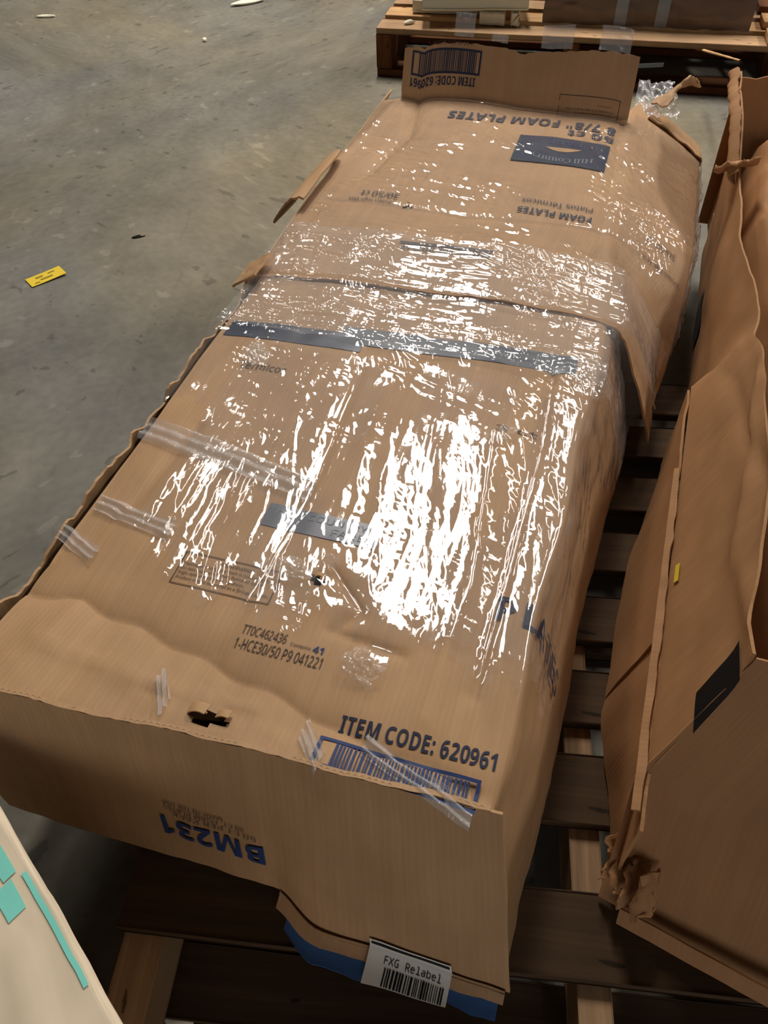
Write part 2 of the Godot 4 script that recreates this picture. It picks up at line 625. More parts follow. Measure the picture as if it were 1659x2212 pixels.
# ---------------------------------------------------------------- the wrapped parcel
func fold_front(t: float, q: float) -> Vector3:
	# front panel: q 0 at the top edge, 1 at the deck, beyond 1 the torn flap lies out over the deck board
	var top_s := lerpf(-.036, -.002, (t + .62) / .62)
	var top_h := h_near(top_s, clampf(t, -.69, 0.0)) + .006
	var sb := lerpf(-.076, -.107, smoothstep(-.275, -.20, t))
	var bul := .006 * nz.get_noise_2d(t * 500.0, q * 160.0)
	if q <= 1.0:
		var s := lerpf(top_s - .004, sb, q) + bul
		return L(s, t + (.055 * q * smoothstep(-.3, .0, t)), lerpf(top_h, .158, q))
	var e := (q - 1.0)
	var s2 := sb - .129 * e + bul
	var h2 := .158 - .012 * sin(minf(e * 6.0, PI / 2)) + .007
	var edge := -.114 + .179 * t
	if s2 < edge: h2 -= (edge - s2) * .1
	return L(s2, t + .055 * smoothstep(-.3, .0, t), h2)

func front_print(fn_h: float, t: float) -> Vector3:
	# h above floor on the upper front panel -> point just in front of it
	var q := (.447 - fn_h) / (.447 - .158)
	return fold_front(t, q) + Vector3(0, .0008, .0024)

func parcel() -> void:
	var P := thing("wrapped_parcel", "long brown parcel of two torn foam-plate cartons wrapped in clear film", "parcel", Vector3(.11, BASE + .002, -.346), -deg_to_rad(18.0))
	# ---- near carton
	var near := Node3D.new()
	near.name = "carton"
	near.set_meta("label", "near carton lying with its print upright, torn blue-edged flap")
	P.add_child(near, true)
	part("top_and_side", slab(170, 170, func(a, b):
		var w: float = lerpf(-.683, .305, a)
		var s0: float = lerpf(-.034, -.003, clampf((w + .683) / .66, 0, 1)) - .102 * clampf(w / .3, 0, 1)
		var s: float = lerpf(s0, 1.0, b)
		return skin(0, s, w), Vector2(.99, 1.03), .004, func(a, b): return not torn(0, lerpf(-.015, 1.0, b), lerpf(-.683, .305, a))), M.kraft, near)
	part("front_panel", slab(110, 30, func(a, b):
		var t: float = lerpf(.012, -.70, a)
		return fold_front(t, b), Vector2(.7, .3), .0045), M.kraft, near)
	part("torn_flap", slab(30, 14, func(a, b):
		var t: float = lerpf(.006, -.262, a)
		var jag: float = .22 * nz.get_noise_2d(t * 4000.0, 7.0) * b
		return fold_front(t, 1.0 + b * (.15 + .05 * jag)), Vector2(.27, .06), .0045), M.kraft, near)
	part("blue_edge", slab(34, 6, func(a, b):
		var t: float = lerpf(.0, -.245, a)
		var e: float = .145 + b * (.15 + .10 * nz.get_noise_2d(t * 900.0, 3.0)) * (1.0 - .25 * a)
		return fold_front(t, 1.0 + e) - Vector3(0, .001, 0), Vector2(.25, .05), .004), M.blue_strip, near, "blue printed strip along the torn flap")
	part("front_lip", slab(90, 12, func(a, b):
		var t: float = lerpf(-.682, -.03, a)
		var top_s := lerpf(-.034, -.004, (t + .62) / .62)
		var s: float = lerpf(top_s, lip(t) - .003 + .004 * nz.get_noise_1d(t * 2500.0), b)
		return skin(0, s, t) + Vector3(0, .0016 + .0018 * nz.get_noise_2d(t * 900.0, s * 1800.0) + .002 * b * b, 0), Vector2(.66, .12), .001, func(a, b): return not torn(0, lerpf(-.02, lip(lerpf(-.682, -.03, a)), b), lerpf(-.682, -.03, a))), M.kraft, near, "creased cardboard lip along the front edge")
	# fluted cut edge along the front
	var flu := begin()
	var x := -.60
	while x < -.01:
		if nz.get_noise_1d(x * 900.0) > -.15:
			var p0 := fold_front(x, 0.0) + Vector3(0, .0012, -.001)
			var p1 := fold_front(x + .004, 0.0) + Vector3(0, .0012, -.0045)
			var p2 := fold_front(x + .008, 0.0) + Vector3(0, .0012, -.001)
			var w := Vector3(0, 0, -.0009)
			for tri in [[p0, p1, p0 + w], [p1, p1 + w, p0 + w], [p1, p2, p1 + w], [p2, p2 + w, p1 + w]]:
				for p in tri: flu.add_vertex(p)
		x += .008
	part("fluting", commit(flu), M.kraft, near).set_meta("kind", "stuff")
	part("front_edge_liner", slab(90, 1, func(a, b):
		var t: float = lerpf(-.002, -.69, a)
		return fold_front(t, 0.0) + Vector3(0, .0006 - b * .0015, -b * .007 - .0015 * nz.get_noise_1d(t * 5000.0)), Vector2(.7, .01), .001), M.kraft, near)
	# left wall, ragged and standing a little off
	part("left_panel", slab(120, 10, func(a, b):
		var s: float = lerpf(-.04, .99, a)
		var rag: float = .024 * nz.get_noise_1d(s * 700.0) + .003 * nz.get_noise_1d(s * 4000.0 + 40.0)
		var top: float = h_near(s, -.683) - .004 + rag
		var t: float = lerpf(-.735, -.698 - .010 * nz.get_noise_1d(s * 900.0), b)
		return L(s, t, lerpf(.152, top, b)), Vector2(1.0, .3), .0045), M.kraft, near)
	var m0 := lift(func(s, w): return skin(0, s, w), .0012)
	var m0c := lift(func(s, w): return skin(0, s, w), .0042)
	part("lettering", text_mesh("ITEM CODE: 620961", .039, -.196, .190, .022, m0, false, .02, "Droid Sans", 1), M.ink, near, "item code printed in dark blue")
	var bc := begin()
	outline(bc, -.014, .027, -.212, -.018, .0045, m0c, .0)
	barcode(bc, -.010, .022, -.190, -.03, m0c, 4)
	part("barcode", commit(bc), M.ink_blue, near, "blue framed barcode folding over the front edge")
	var wb := begin()
	outline(wb, .186, .243, -.494, -.345, .0013, m0)
	part("warning_frame", commit(wb), M.ink_grey, near)
	var lines := ["Expanded polystyrene foam is combustible.", "Do not expose to open flame or other", "high temperature or ignition.", "Product should be stored as a Group A plastic."]
	var lw := [.13, .125, .10, .14]
	part("lettering", text_mesh("Information", .230, -.435, .05, .007, m0), M.ink_grey, near)
	for k in 4:
		part("lettering", text_mesh(lines[k], .2195 - .0085 * k, -.489, lw[k], .0068, m0), M.ink_grey, near)
	part("lettering", text_mesh("TT0C462436", .134, -.362, .062, .014, m0), M.ink_grey, near, "grey lot code stamped on the carton")
	part("lettering", text_mesh("1-HCE30/50 P9 041221", .111, -.364, .120, .016, m0), M.ink_grey, near)
	part("lettering", text_mesh("Contains", .134, -.293, .028, .005, m0), M.ink_grey, near)
	part("lettering", text_mesh("41", .132, -.262, .014, .010, m0, false, 0, "Droid Sans", 1), M.ink_blue, near)
	var lg := begin()
	patch(lg, .318, .362, -.412, -.235, m0, 5, 16)
	var lgo := part("logo_panel", commit(lg), M.navy, near, "dark blue brand panel with pale lettering")
	var m0b := lift(func(s, w): return skin(0, s, w), .0018)
	part("lettering", text_mesh("HILL COUNTRY", .344, -.395, .14, .011, m0b), M.ink_pale, lgo)
	part("lettering", text_mesh("FARE", .325, -.305, .05, .012, m0b), M.ink_pale, lgo)
	part("lettering", text_mesh("PLATES", .252, -.048, .19, .040, func(s, w): return skin(0, s, w) + Vector3(.0035 if w > -.02 else 0.0, .0022, 0), false, -.12, "Droid Sans", 1), M.ink, near, "dark blue lettering running over the right edge")
	part("lettering", text_mesh("Termicos", .664, -.60, .09, .02, m0), M.ink_grey, near)
	part("lettering", text_mesh("3 ct", .615, -.12, .07, .014, m0), M.ink_grey, near)
	var band := begin()
	patch(band, .768, .818, -.672, -.40, m0, 5, 24, .02)
	patch(band, .800, .852, -.45, -.012, m0, 5, 40, .045)
	part("navy_tape", commit(band), M.navy, near, "dark navy printed band across the carton")
	# upside-down print on the front panel
	var fp := func(s, w): return front_print(s, w)
	part("lettering", text_mesh("BM231", .262, -.277, .150, .043, fp, true, .0, "Droid Sans", 1), M.ink_blue, near, "blue upside-down lettering on the front panel")
	part("lettering", text_mesh("30 CT. FOAM PLATES", .292, -.300, .115, .008, fp, true), M.ink_grey, near)
	part("lettering", text_mesh("MADE IN THE USA", .303, -.330, .085, .008, fp, true), M.ink_grey, near)
	part("lettering", text_mesh("50 CT PER PACK", .281, -.285, .12, .008, fp, true), M.ink_grey, near)
	# shipping label at the flap's edge
	var fl := func(s, w): return fold_front(w - .05, 1.0 + s) + Vector3(0, .0045, .002)
	var lb := begin()
	patch(lb, -.06, .30, -.098, -.008, fl, 10, 8)
	var label := part("shipping_label", commit(lb), M.white_paper, near, "white barcode label stuck on the flap edge")
	var fl2 := func(s, w): return fold_front(w - .05, 1.0 - s) + Vector3(0, .0052, .0025)
	part("lettering", text_mesh("FXG Relabel", -.125, -.080, .062, .07, fl2, false, 0, "Droid Sans Mono"), M.black, label)
	var bl := begin()
	barcode(bl, -.29, -.15, -.078, -.012, fl2, 8, 0, 26)
	part("barcode", commit(bl), M.black, label)
	var hb := begin()
	patch(hb, .03, .048, -.096, -.010, fl2, 1, 8)
	part("header_bar", commit(hb), M.black, label)
	# ---- far carton
	var far := Node3D.new()
	far.name = "carton"
	far.set_meta("label", "far carton with upside-down print and a raised end flap")
	P.add_child(far, true)
	part("top_and_side", slab(140, 150, func(a, b):
		var near_edge: float = .968 + .025 * a - .06 * smoothstep(.64, .92, a) + .006 * nz.get_noise_1d(a * 900.0)
		var s: float = lerpf(near_edge, 1.93 + .16 * smoothstep(.62, .68, a), b)
		var w: float = lerpf(-.70, .36 - .06 * (1.0 - smoothstep(1.0, 1.4, s)), a)
		var p: Vector3 = skin(1, s, w)
		p.y += .005
		return p, Vector2(.97, 1.0), .004, func(a, b): return not torn(1, lerpf(.975, 1.94, b), lerpf(-.70, .35, a))), M.kraft, far)
	part("left_panel", slab(100, 10, func(a, b):
		var s: float = lerpf(.93, 2.02, a)
		var flare: float = lerpf(.05, .12, smoothstep(1.0, 1.5, s))
		var t: float = lerpf(-.70 - flare, -.703, b)
		return L(s, t, lerpf(.24, h_far(s, -.70) + .002, b)), Vector2(1.0, .3), .0045), M.kraft, far)
	part("end_flap", slab(70, 24, func(a, b):
		var t: float = lerpf(-.648, -.018, a)
		var base_s: float = 1.915 + .012 * sin(a * PI * 2.2) - .02 * smoothstep(.6, 1.0, a)
		var base_h: float = h_far(1.92, clampf(t, -.69, 0)) + .008
		var ang: float = deg_to_rad(lerpf(14.0, 66.0, smoothstep(.0, .22, b)))
		var len_: float = lerpf(.130, .152, a) + .004 * nz.get_noise_1d(t * 4000.0)
		var c: float = len_ * b
		var hole: float = .008 * exp(-pow((a - .52) / .03, 2.0)) * b
		return L(base_s + cos(ang) * c * .95, t, base_h + sin(ang) * (c - hole) + .005 * sin(a * 9.0) * b), Vector2(.65, .16), .0045), M.kraft, far, "raised cardboard end flap in shade")
	var flapf := func(c, t):
		var a: float = (t + .648) / .63
		var b: float = c / .165
		var base_s: float = 1.915 + .012 * sin(a * PI * 2.2) - .02 * smoothstep(.6, 1.0, a)
		var base_h: float = h_far(1.92, clampf(t, -.69, 0)) + .008
		var ang: float = deg_to_rad(lerpf(14.0, 66.0, smoothstep(.0, .22, b)))
		return L(base_s + cos(ang) * c * .95 - .0015, t, base_h + sin(ang) * c + .005 * sin(a * 9.0) * b + .0015)
	var fb := begin()
	outline(fb, .062, .122, -.625, -.432, .005, flapf)
	barcode(fb, .066, .118, -.605, -.445, flapf, 14)
	part("barcode", commit(fb), M.ink, far, "dark framed barcode on the raised flap")
	part("lettering", text_mesh("ITEM CODE: 620961", .056, -.442, .182, .022, flapf, true, 0, "Droid Sans", 1), M.ink, far, "upside-down item code on the raised flap")
	part("lettering", text_mesh("1 00 41220 62096 1", .140, -.46, .12, .010, flapf, true), M.ink_grey, far)
	var sf := begin()
	outline(sf, -.012, .045, -.205, -.045, .0016, flapf)
	part("stamp_frame", commit(sf), M.ink_grey, far)
	for k in 4:
		part("lettering", text_mesh(lines[3 - k], .0 + .0095 * k, -.06, lw[3 - k], .006, flapf, true), M.ink_grey, far)
	var m1 := lift(func(s, w): return skin(1, s, w), .0078)
	part("lettering", text_mesh("8⅞\" FOAM PLATES" if false else "8 7/8\" FOAM PLATES", 1.850, -.041, .446, .046, m1, true, 0, "Droid Sans", 1), M.ink, far, "large upside-down dark blue product lettering")
	part("lettering", text_mesh("50 ct", 1.792, -.041, .118, .034, m1, true, 0, "Droid Sans", 1), M.ink, far)
	var lf := begin()
	patch(lf, 1.588, 1.735, -.275, -.046, m1, 14, 22)
	var lfo := part("logo_panel", commit(lf), M.navy, far, "dark blue brand panel with pale arched lettering")
	var m1b := lift(func(s, w): return skin(1, s, w), .0086)
	part("lettering", text_mesh("Hill Country", 1.648, -.078, .155, .030, m1b, true, 0, "Droid Serif", 0, .022), M.ink_pale, lfo)
	part("lettering", text_mesh("FARE", 1.722, -.115, .085, .026, m1b, true), M.ink_blue, lfo)
	var sm := begin()
	for k in 24:
		var a0 := -1.0 + k / 12.0
		var a1 := -1.0 + (k + 1) / 12.0
		var f0 := 1.676 - .022 * (1.0 - a0 * a0)
		var f1 := 1.676 - .022 * (1.0 - a1 * a1)
		for p in [[1.676, a0], [1.676, a1], [f1, a1], [1.676, a0], [f1, a1], [f0, a0]]:
			sm.add_vertex(m1b.call(p[0], -.156 + p[1] * .045))
	part("smile", commit(sm), M.kraft, lfo)
	part("lettering", text_mesh("30/50 ct", 1.350, -.488, .092, .026, m1, true, .0), M.ink, far)
	part("lettering", text_mesh("4 Pallets High Max.", 1.372 - .055, -.487, .118, .014, m1, true), M.ink, far)
	part("lettering", text_mesh("FOAM PLATES", 1.352, -.048, .165, .024, m1, true, 0, "Droid Sans", 1), M.ink, far)
	part("lettering", text_mesh("Platos Térmicos", 1.392, -.050, .16, .020, m1, true), M.ink, far)
	part("lettering", text_mesh("REMOVE FOR DISPLAY", 1.132, -.232, .19, .018, m1, true, 0, "Droid Sans", 1), M.ink, far)
	var ul := begin()
	patch(ul, 1.138, 1.144, -.43, -.228, m1, 1, 20)
	part("underline", commit(ul), M.ink, far)
	part("lettering", text_mesh("30/50 ct", 1.40, .16, .08, .022, m1, true), M.ink_grey, far)
	part("lettering", text_mesh("4 Pallets High Max.", 1.33, .19, .11, .012, m1, true), M.ink_grey, far)
	var lp := func(s, w):
		var fl0: float = lerpf(.05, .12, smoothstep(1.0, 1.5, s))
		return L(s, lerpf(-.70 - fl0, -.703, w) - .003, lerpf(.24, h_far(s, -.70) + .002, w) + .002)
	var sp := begin()
	patch(sp, 1.58, 1.82, .62, .90, lp, 12, 3)
	part("side_print", commit(sp), M.ink_blue, far, "blue print on the left side")
	# torn piece at the left edge with a dark hollow under it
	part("torn_edge", slab(20, 14, func(a, b):
		var s: float = lerpf(1.25 + .03 * a + .012 * nz.get_noise_1d(a * 400.0), 1.52, b)
		var t: float = lerpf(-.69, -.785 + .01 * b, a)
		var k: float = nz.get_noise_2d(a * 160.0, b * 160.0)
		return L(s, t, .476 - .085 * a * a - .01 * b * a + .004 * k), Vector2(.1, .25), .005), M.kraft, far, "torn side piece bulging out over a dark hollow")
	part("torn_edge", slab(16, 8, func(a, b):
		var s: float = lerpf(1.02, .93, a)
		var t: float = lerpf(-.675, -.73, b)
		return L(s, t, .470 - .035 * b + .004 * nz.get_noise_2d(a * 200.0, b * 200.0)), Vector2(.1, .1), .005), M.kraft, far)
	part("torn_edge", slab(24, 8, func(a, b):
		var tw: float = a * 2.2
		var c := Vector3(lerpf(.055, .155, a), .462 + .035 * sin(a * 2.6), -lerpf(2.03, 2.17, a))
		var wd: float = (.045 - .02 * a) * (b - .5) * (1.0 + .4 * nz.get_noise_1d(a * 500.0))
		c.y -= BASE
		return c + Vector3(cos(tw) * wd, sin(tw) * wd + .006 * nz.get_noise_2d(a * 400.0, b * 200.0), wd * .4), Vector2(.1, .1), .005), M.kraft, far, "twisted torn corner strip of the far carton")
	part("crushed_corner", slab(16, 16, func(a, b):
		var s: float = lerpf(1.99, 2.07, b)
		var w: float = lerpf(.03, .24, a)
		var p := skin(1, s, w)
		return p + Vector3(.006, .010 + .010 * nz.get_noise_2d(a * 260.0, b * 260.0) - .02 * b, 0), Vector2(.2, .1), .004), M.kraft, far)
	# ---- stretch film
	var NS := 430
	var NW := 250
	var s_lo := .10
	var s_hi := 1.96
	var w_lo := -.70
	var w_hi := .27
	var wrinkle := func(s, w):
		var zl: float = smoothstep(.10, .25, s) * (1.0 - smoothstep(.62, .86, s))
		var zt: float = smoothstep(.80, .93, s) * (1.0 - smoothstep(1.10, 1.25, s))
		var zc: float = 1.0 - maxf(zl * .7, zt)
		var drift: float = w + .10 * s + .02 * nz.get_noise_2d(s * 300.0, w * 300.0)
		var lo: float = rg.get_noise_2d(drift * 1500.0, s * 90.0) * .0012 + nz.get_noise_2d(drift * 4200.0, s * 170.0 + 70.0) * .00035 + nz.get_noise_2d(w * 1300.0, s * 1000.0) * .00012 + nz.get_noise_2d(drift * 9000.0, s * 120.0) * .00013
		var tr: float = rg.get_noise_2d(w * 330.0, (s - .05 * w) * 4200.0) * .0022 + nz.get_noise_2d(w * 1900.0, s * 5200.0) * .0012
		var cr: float = maxf(rg.get_noise_2d((w + .35 * s) * 2300.0, s * 380.0), rg.get_noise_2d((w - .2 * s) * 420.0 + 77.0, (s + .25 * w) * 2200.0)) if nz.get_noise_2d(w * 200.0, s * 200.0 + 500.0) > -.35 else rg.get_noise_2d(w * 1500.0, s * 1100.0)
		var clus: float = smoothstep(-.25, .30, nz.get_noise_2d(w * 420.0 + 300.0, s * 420.0))
		var crr: float = maxf(0.0, cr - .30) * .0062 * clus + nz.get_noise_2d(w * 2600.0, s * 2400.0) * .0004
		return zl * lo + zt * tr + zc * crr
	part("stretch_film", sheet(NW, NS, func(a, b):
		var s: float = lerpf(s_lo, s_hi, b)
		var w: float = lerpf(w_lo, w_hi, a)
		var p := film_base(s, w)
		p.y += .0042 + (.007 if s > .97 else 0.0) + wrinkle.call(s, w)
		if w > .03: p.x += .004 + 2.0 * float(wrinkle.call(s, w))
		return p, Vector2(w_hi - w_lo, s_hi - s_lo), func(a, b):
		var s: float = lerpf(s_lo, s_hi, b)
		var w: float = lerpf(w_lo, w_hi, a)
		var rag: float = .05 * nz.get_noise_2d(w * 1400.0, 10.0) + .03 * nz.get_noise_2d(w * 6000.0, 40.0)
		if s < .17 + rag + .12 * smoothstep(-.42, -.62, w): return false
		if s > 1.93 and w < 0.0: return false
		if w < -.60 and s < .56 + rag: return false
		if w > .10 + .3 * smoothstep(.6, .9, s) + rag and s < 1.3: return false
		return true), M.film, P, "clear wrinkled stretch film over both cartons").set_meta("label", "clear wrinkled stretch film over both cartons")
	part("stretch_film", sheet(200, 150, func(a, b):
		var w: float = lerpf(-.70, .25, a)
		var s: float = lerpf(.78, 1.16, b) + .015 * nz.get_noise_2d(w * 800.0, 3.0)
		var p := film_base(s, w)
		p.y += .010 + (.006 if s > .97 else 0.0) + 1.5 * float(wrinkle.call(s + .31, w + .2)) + 1.3 * float(wrinkle.call(1.0, w * .3 + s))
		if w > .03: p.x += .010
		return p, Vector2(.95, .38)), M.film_band, P, "bunched film wrapped across the joint of the cartons")
	part("stretch_film", sheet(170, 130, func(a, b):
		var w: float = lerpf(-.60, .10, a)
		var s: float = lerpf(.20, .74, b) + .03 * nz.get_noise_2d(w * 700.0, 8.0)
		var p := film_base(s, w)
		p.y += .0065 + .8 * float(wrinkle.call(s + .05, w + .37))
		return p, Vector2(.7, .54), func(a, b):
		var w: float = lerpf(-.60, .10, a)
		var s: float = lerpf(.20, .74, b)
		return nz.get_noise_2d(w * 500.0, s * 160.0) > -.25), M.film, P, "second wrap of clear film over the near carton")
	# loose film strips along the left edge
	var strips := [[.475, .40, -.69, -.36, .05], [.30, .27, -.675, -.53, .035], [.235, .20, -.70, -.62, .03], [.045, .0, -.43, -.40, .03], [.03, -.01, -.235, -.20, .035], [.03, -.02, -.16, -.02, .03]]
	for q in strips:
		part("film_strip", sheet(40, 14, func(a, b):
			var w: float = lerpf(q[2], q[3], a)
			var s: float = lerpf(q[0], q[1], a) + (b - .5) * q[4]
			var p := skin(0, s, w)
			p.y += .006 + .0035 * sin(b * 15.0 + 3.0 * a + q[0] * 90.0) + .004 * nz.get_noise_2d(w * 2500.0, s * 2500.0)
			return p, Vector2(.3, .05)), M.film_scrap, P)
	for q in [[.245, -.345, .085, .05], [.125, -.19, .07, .06], [.60, -.10, .05, .05], [.275, -.29, .04, .03], [.80, .035, .13, .12], [.70, -.58, .06, .10]]:
		part("film_knot", sheet(34, 34, func(a, b):
			var kx: float = a * 2.0 - 1.0
			var ky: float = b * 2.0 - 1.0
			var s: float = q[0] + q[3] * .5 * ky * (1.0 + .25 * nz.get_noise_2d(kx * 130.0 + q[0] * 900.0, 5.0))
			var w: float = q[1] + q[2] * .5 * kx * (1.0 + .25 * nz.get_noise_2d(ky * 130.0 + q[1] * 900.0, 9.0))
			var e: float = (1.0 - kx * kx) * (1.0 - ky * ky)
			var p := film_base(s, w)
			p.y += .009 + e * (.004 + .006 * rg.get_noise_2d(kx * 170.0 + q[0] * 999.0, ky * 170.0) + .004 * nz.get_noise_2d(kx * 420.0, ky * 420.0 + q[1] * 999.0))
			if w > .03: p.x += .008 + .006 * e * rg.get_noise_2d(kx * 300.0, ky * 300.0)
			return p, Vector2(q[2], q[3]), func(a, b):
			var v := Vector2(a * 2.0 - 1.0, b * 2.0 - 1.0)
			return v.length() < .78 + .5 * nz.get_noise_2d(v.angle() * 60.0 + q[0] * 999.0, 4.0)), M.film_band, P, "bunched crumple of stretch film")
	# film tabs standing up from the end flap, and film over the far right end
	for q in [[-.515, .055], [-.275, .082], [-.125, .08], [-.41, .045]]:
		part("film_tab", sheet(10, 8, func(a, b):
			var t: float = q[0] + a * q[1]
			var c: float = .150 + b * (.055 if q[1] > .05 else .02)
			var p: Vector3 = flapf.call(c, t)
			return p + Vector3(0, 0, .004 * nz.get_noise_2d(a * 300.0 + q[0] * 900.0, b * 300.0)), Vector2(.1, .05)), M.film_scrap, P, "clear film tab on the flap's top edge")
	part("film_tail", sheet(40, 30, func(a, b):
		var t: float = lerpf(-.01, .11 - .02 * b + .02 * nz.get_noise_1d(b * 400.0), a)
		var s: float = lerpf(2.0, 2.17 + .03 * nz.get_noise_1d(a * 300.0), b)
		return L(s, t, .445 + .03 * b + .016 * nz.get_noise_2d(a * 350.0, b * 450.0)), Vector2(.2, .25)), M.film_scrap, P, "shiny film bunched at the far end")
	# shreds standing round the holes
	for q in [[0, .012, -.372, .016], [0, .014, -.338, .012], [0, .25, -.30, .008], [1, 1.305, -.462, .008]]:
		part("torn_shred", slab(5, 4, func(a, b):
			var p := skin(q[0], q[1] + q[3] * (a - .5), q[2] + q[3] * 1.4 * b)
			return p + Vector3(0, .003 + (.006 if q[0] == 1 else 0.0) + q[3] * .7 * sin(b * 2.2) * (1.0 - .5 * a), 0), Vector2(.02, .02), .0015), M.kraft, near if q[0] == 0 else far)

# ---------------------------------------------------------------- torn carton on the right
func torn_carton() -> void:
	var T := thing("torn_carton", "crushed open brown carton with torn rim beside the wrapped parcel", "carton", Vector3(.298, BASE + .004, -.371), -deg_to_rad(20.0))
	# local: x right (t), y up, -z along its length (s)
	var LL := func(s, t, h): return Vector3(t, h, -s)
	var wall := func(s, v):
		# upper sleeve left wall, v 0 bottom .. 1 rim
		var rim: float = .305 + .07 * (1.0 - smoothstep(.7, 1.0, s)) + .10 * smoothstep(1.50, 1.72, s) + .008 * nz.get_noise_1d(s * 600.0)
		var rim_t: float = .12 - .07 * smoothstep(.8, 1.32, s) - .045 * smoothstep(1.32, 1.85, s)
		var lean: float = lerpf(.028, rim_t, v)
		var b: float = .012 * sin(v * PI) * sin(s * 4.0) + .010 * nz.get_noise_2d(s * 220.0, v * 90.0)
		b += ridge(s, v, [Vector2(.45, .95), Vector2(.75, .6), Vector2(.95, .25)], .012, .05)
		b += ridge(s, v, [Vector2(.2, 1.0), Vector2(.35, .7), Vector2(.75, .98)], -.012, .06)
		var up := 1.0 - smoothstep(.86, 1.02, s)
		return LL.call(s, lerpf(lean, lerpf(.004, rim_t - .035, v), up) + b * (1.0 - up * (1.0 - v)), lerpf(rim * v, lerpf(.203, rim, v), up))
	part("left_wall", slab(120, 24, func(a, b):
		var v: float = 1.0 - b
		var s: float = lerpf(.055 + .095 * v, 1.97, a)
		return wall.call(s, v), Vector2(2.1, .4), .0045), M.kraft_shaded, T)
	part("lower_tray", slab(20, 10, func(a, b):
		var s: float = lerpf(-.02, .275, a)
		return LL.call(s, .004 - .045 * smoothstep(.0, .25, s) * b + .004 * nz.get_noise_2d(s * 900.0, b * 90.0), .205 * (1.0 - b) + .006 * nz.get_noise_1d(s * 3000.0) * (1.0 - b)), Vector2(.3, .2), .0045), M.kraft_shaded, T)
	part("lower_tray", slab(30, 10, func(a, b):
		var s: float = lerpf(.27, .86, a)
		return LL.call(s, -.002 - .04 * b * (1.0 - smoothstep(.5, .9, s)) + .004 * nz.get_noise_2d(s * 500.0, b * 90.0), .20 * (1.0 - b)), Vector2(.7, .2), .0045), M.kraft_shaded, T)
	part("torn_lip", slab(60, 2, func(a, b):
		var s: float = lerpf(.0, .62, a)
		return LL.call(s, -.008 + b * (.010 + .004 * nz.get_noise_1d(s * 900.0)), .206 + .004 * nz.get_noise_1d(s * 1100.0) + .004 * b), Vector2(.6, .03), .004), M.kraft_shaded, T, "pale torn cardboard edge")
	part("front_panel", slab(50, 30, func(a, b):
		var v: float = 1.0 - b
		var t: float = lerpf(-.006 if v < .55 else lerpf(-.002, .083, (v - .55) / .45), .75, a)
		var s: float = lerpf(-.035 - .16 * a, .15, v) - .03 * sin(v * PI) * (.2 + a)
		return LL.call(s, t, .37 * v + .010 * nz.get_noise_2d(a * 220.0, v * 220.0) * sin(v * PI)), Vector2(.75, .4), .0045), M.kraft_shaded, T)
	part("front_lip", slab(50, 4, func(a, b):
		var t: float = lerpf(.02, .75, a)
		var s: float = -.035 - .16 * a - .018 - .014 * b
		return LL.call(s, t, .028 + .014 * sin(a * 3.0) - .018 * b + .003 * nz.get_noise_1d(a * 900.0)), Vector2(.75, .05), .004), M.kraft_shaded, T)
	# crushed corner pieces
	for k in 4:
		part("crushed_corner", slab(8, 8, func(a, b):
			return LL.call(-.03 + .05 * a - .018 * k + .02 * b, -.012 + .012 * k + .03 * b + .012 * nz.get_noise_2d(a * 120.0 + k * 50.0, b * 120.0), .035 + .03 * a + .012 * k + .012 * nz.get_noise_2d(b * 120.0, a * 120.0 + k * 77.0)), Vector2(.08, .08), .004), M.kraft_shaded, T)
	# contents: a sagging inner sleeve, lit from above
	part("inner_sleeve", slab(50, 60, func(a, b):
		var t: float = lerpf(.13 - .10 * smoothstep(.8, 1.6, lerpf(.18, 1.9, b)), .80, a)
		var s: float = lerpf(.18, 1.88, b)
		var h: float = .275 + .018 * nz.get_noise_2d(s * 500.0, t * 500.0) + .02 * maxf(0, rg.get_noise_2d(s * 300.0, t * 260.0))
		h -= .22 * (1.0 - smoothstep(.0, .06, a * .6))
		return LL.call(s, t, h), Vector2(.65, 1.8), .004), M.kraft_shaded, T, "crumpled inner cardboard sleeve")
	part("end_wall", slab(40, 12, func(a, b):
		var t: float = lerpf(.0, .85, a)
		return LL.call(1.95 + .01 * nz.get_noise_1d(t * 900.0), t, (.40 + .02 * nz.get_noise_1d(t * 700.0)) * (1.0 - b)), Vector2(.8, .45), .0045), M.kraft_shaded, T)
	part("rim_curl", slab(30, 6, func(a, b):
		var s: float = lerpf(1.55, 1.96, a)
		return wall.call(s, 1.0) + Vector3(-.006 - .02 * sin(b * PI) - .008 * nz.get_noise_1d(s * 2400.0), .012 - .035 * b, 0), Vector2(.4, .05), .004), M.kraft_shaded, T)
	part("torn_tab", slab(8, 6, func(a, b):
		return LL.call(1.56 + .03 * b, -.02 + .09 * a, .33 + .03 * a - .02 * b + .02 * nz.get_noise_2d(a * 250.0, b * 250.0)), Vector2(.1, .05), .005), M.kraft_shaded, T)
	var pr := begin()
	var wp := func(s, v): return wall.call(s, v) + Vector3(-.003, .0015, 0)
	patch(pr, .029, .088, .46, .865, wp, 6, 6, .11)
	part("black_print", commit(pr), M.black, T, "black printed panel on the left wall")
	var pr2 := begin()
	patch(pr2, 1.27, 1.47, .02, .25, wp, 6, 6)
	part("black_print", commit(pr2), M.black, T)
	var yl := begin()
	patch(yl, .36, .395, .09, .14, wp, 2, 2)
	part("yellow_label", commit(yl), M.yellow, T, "sliver of yellow label")

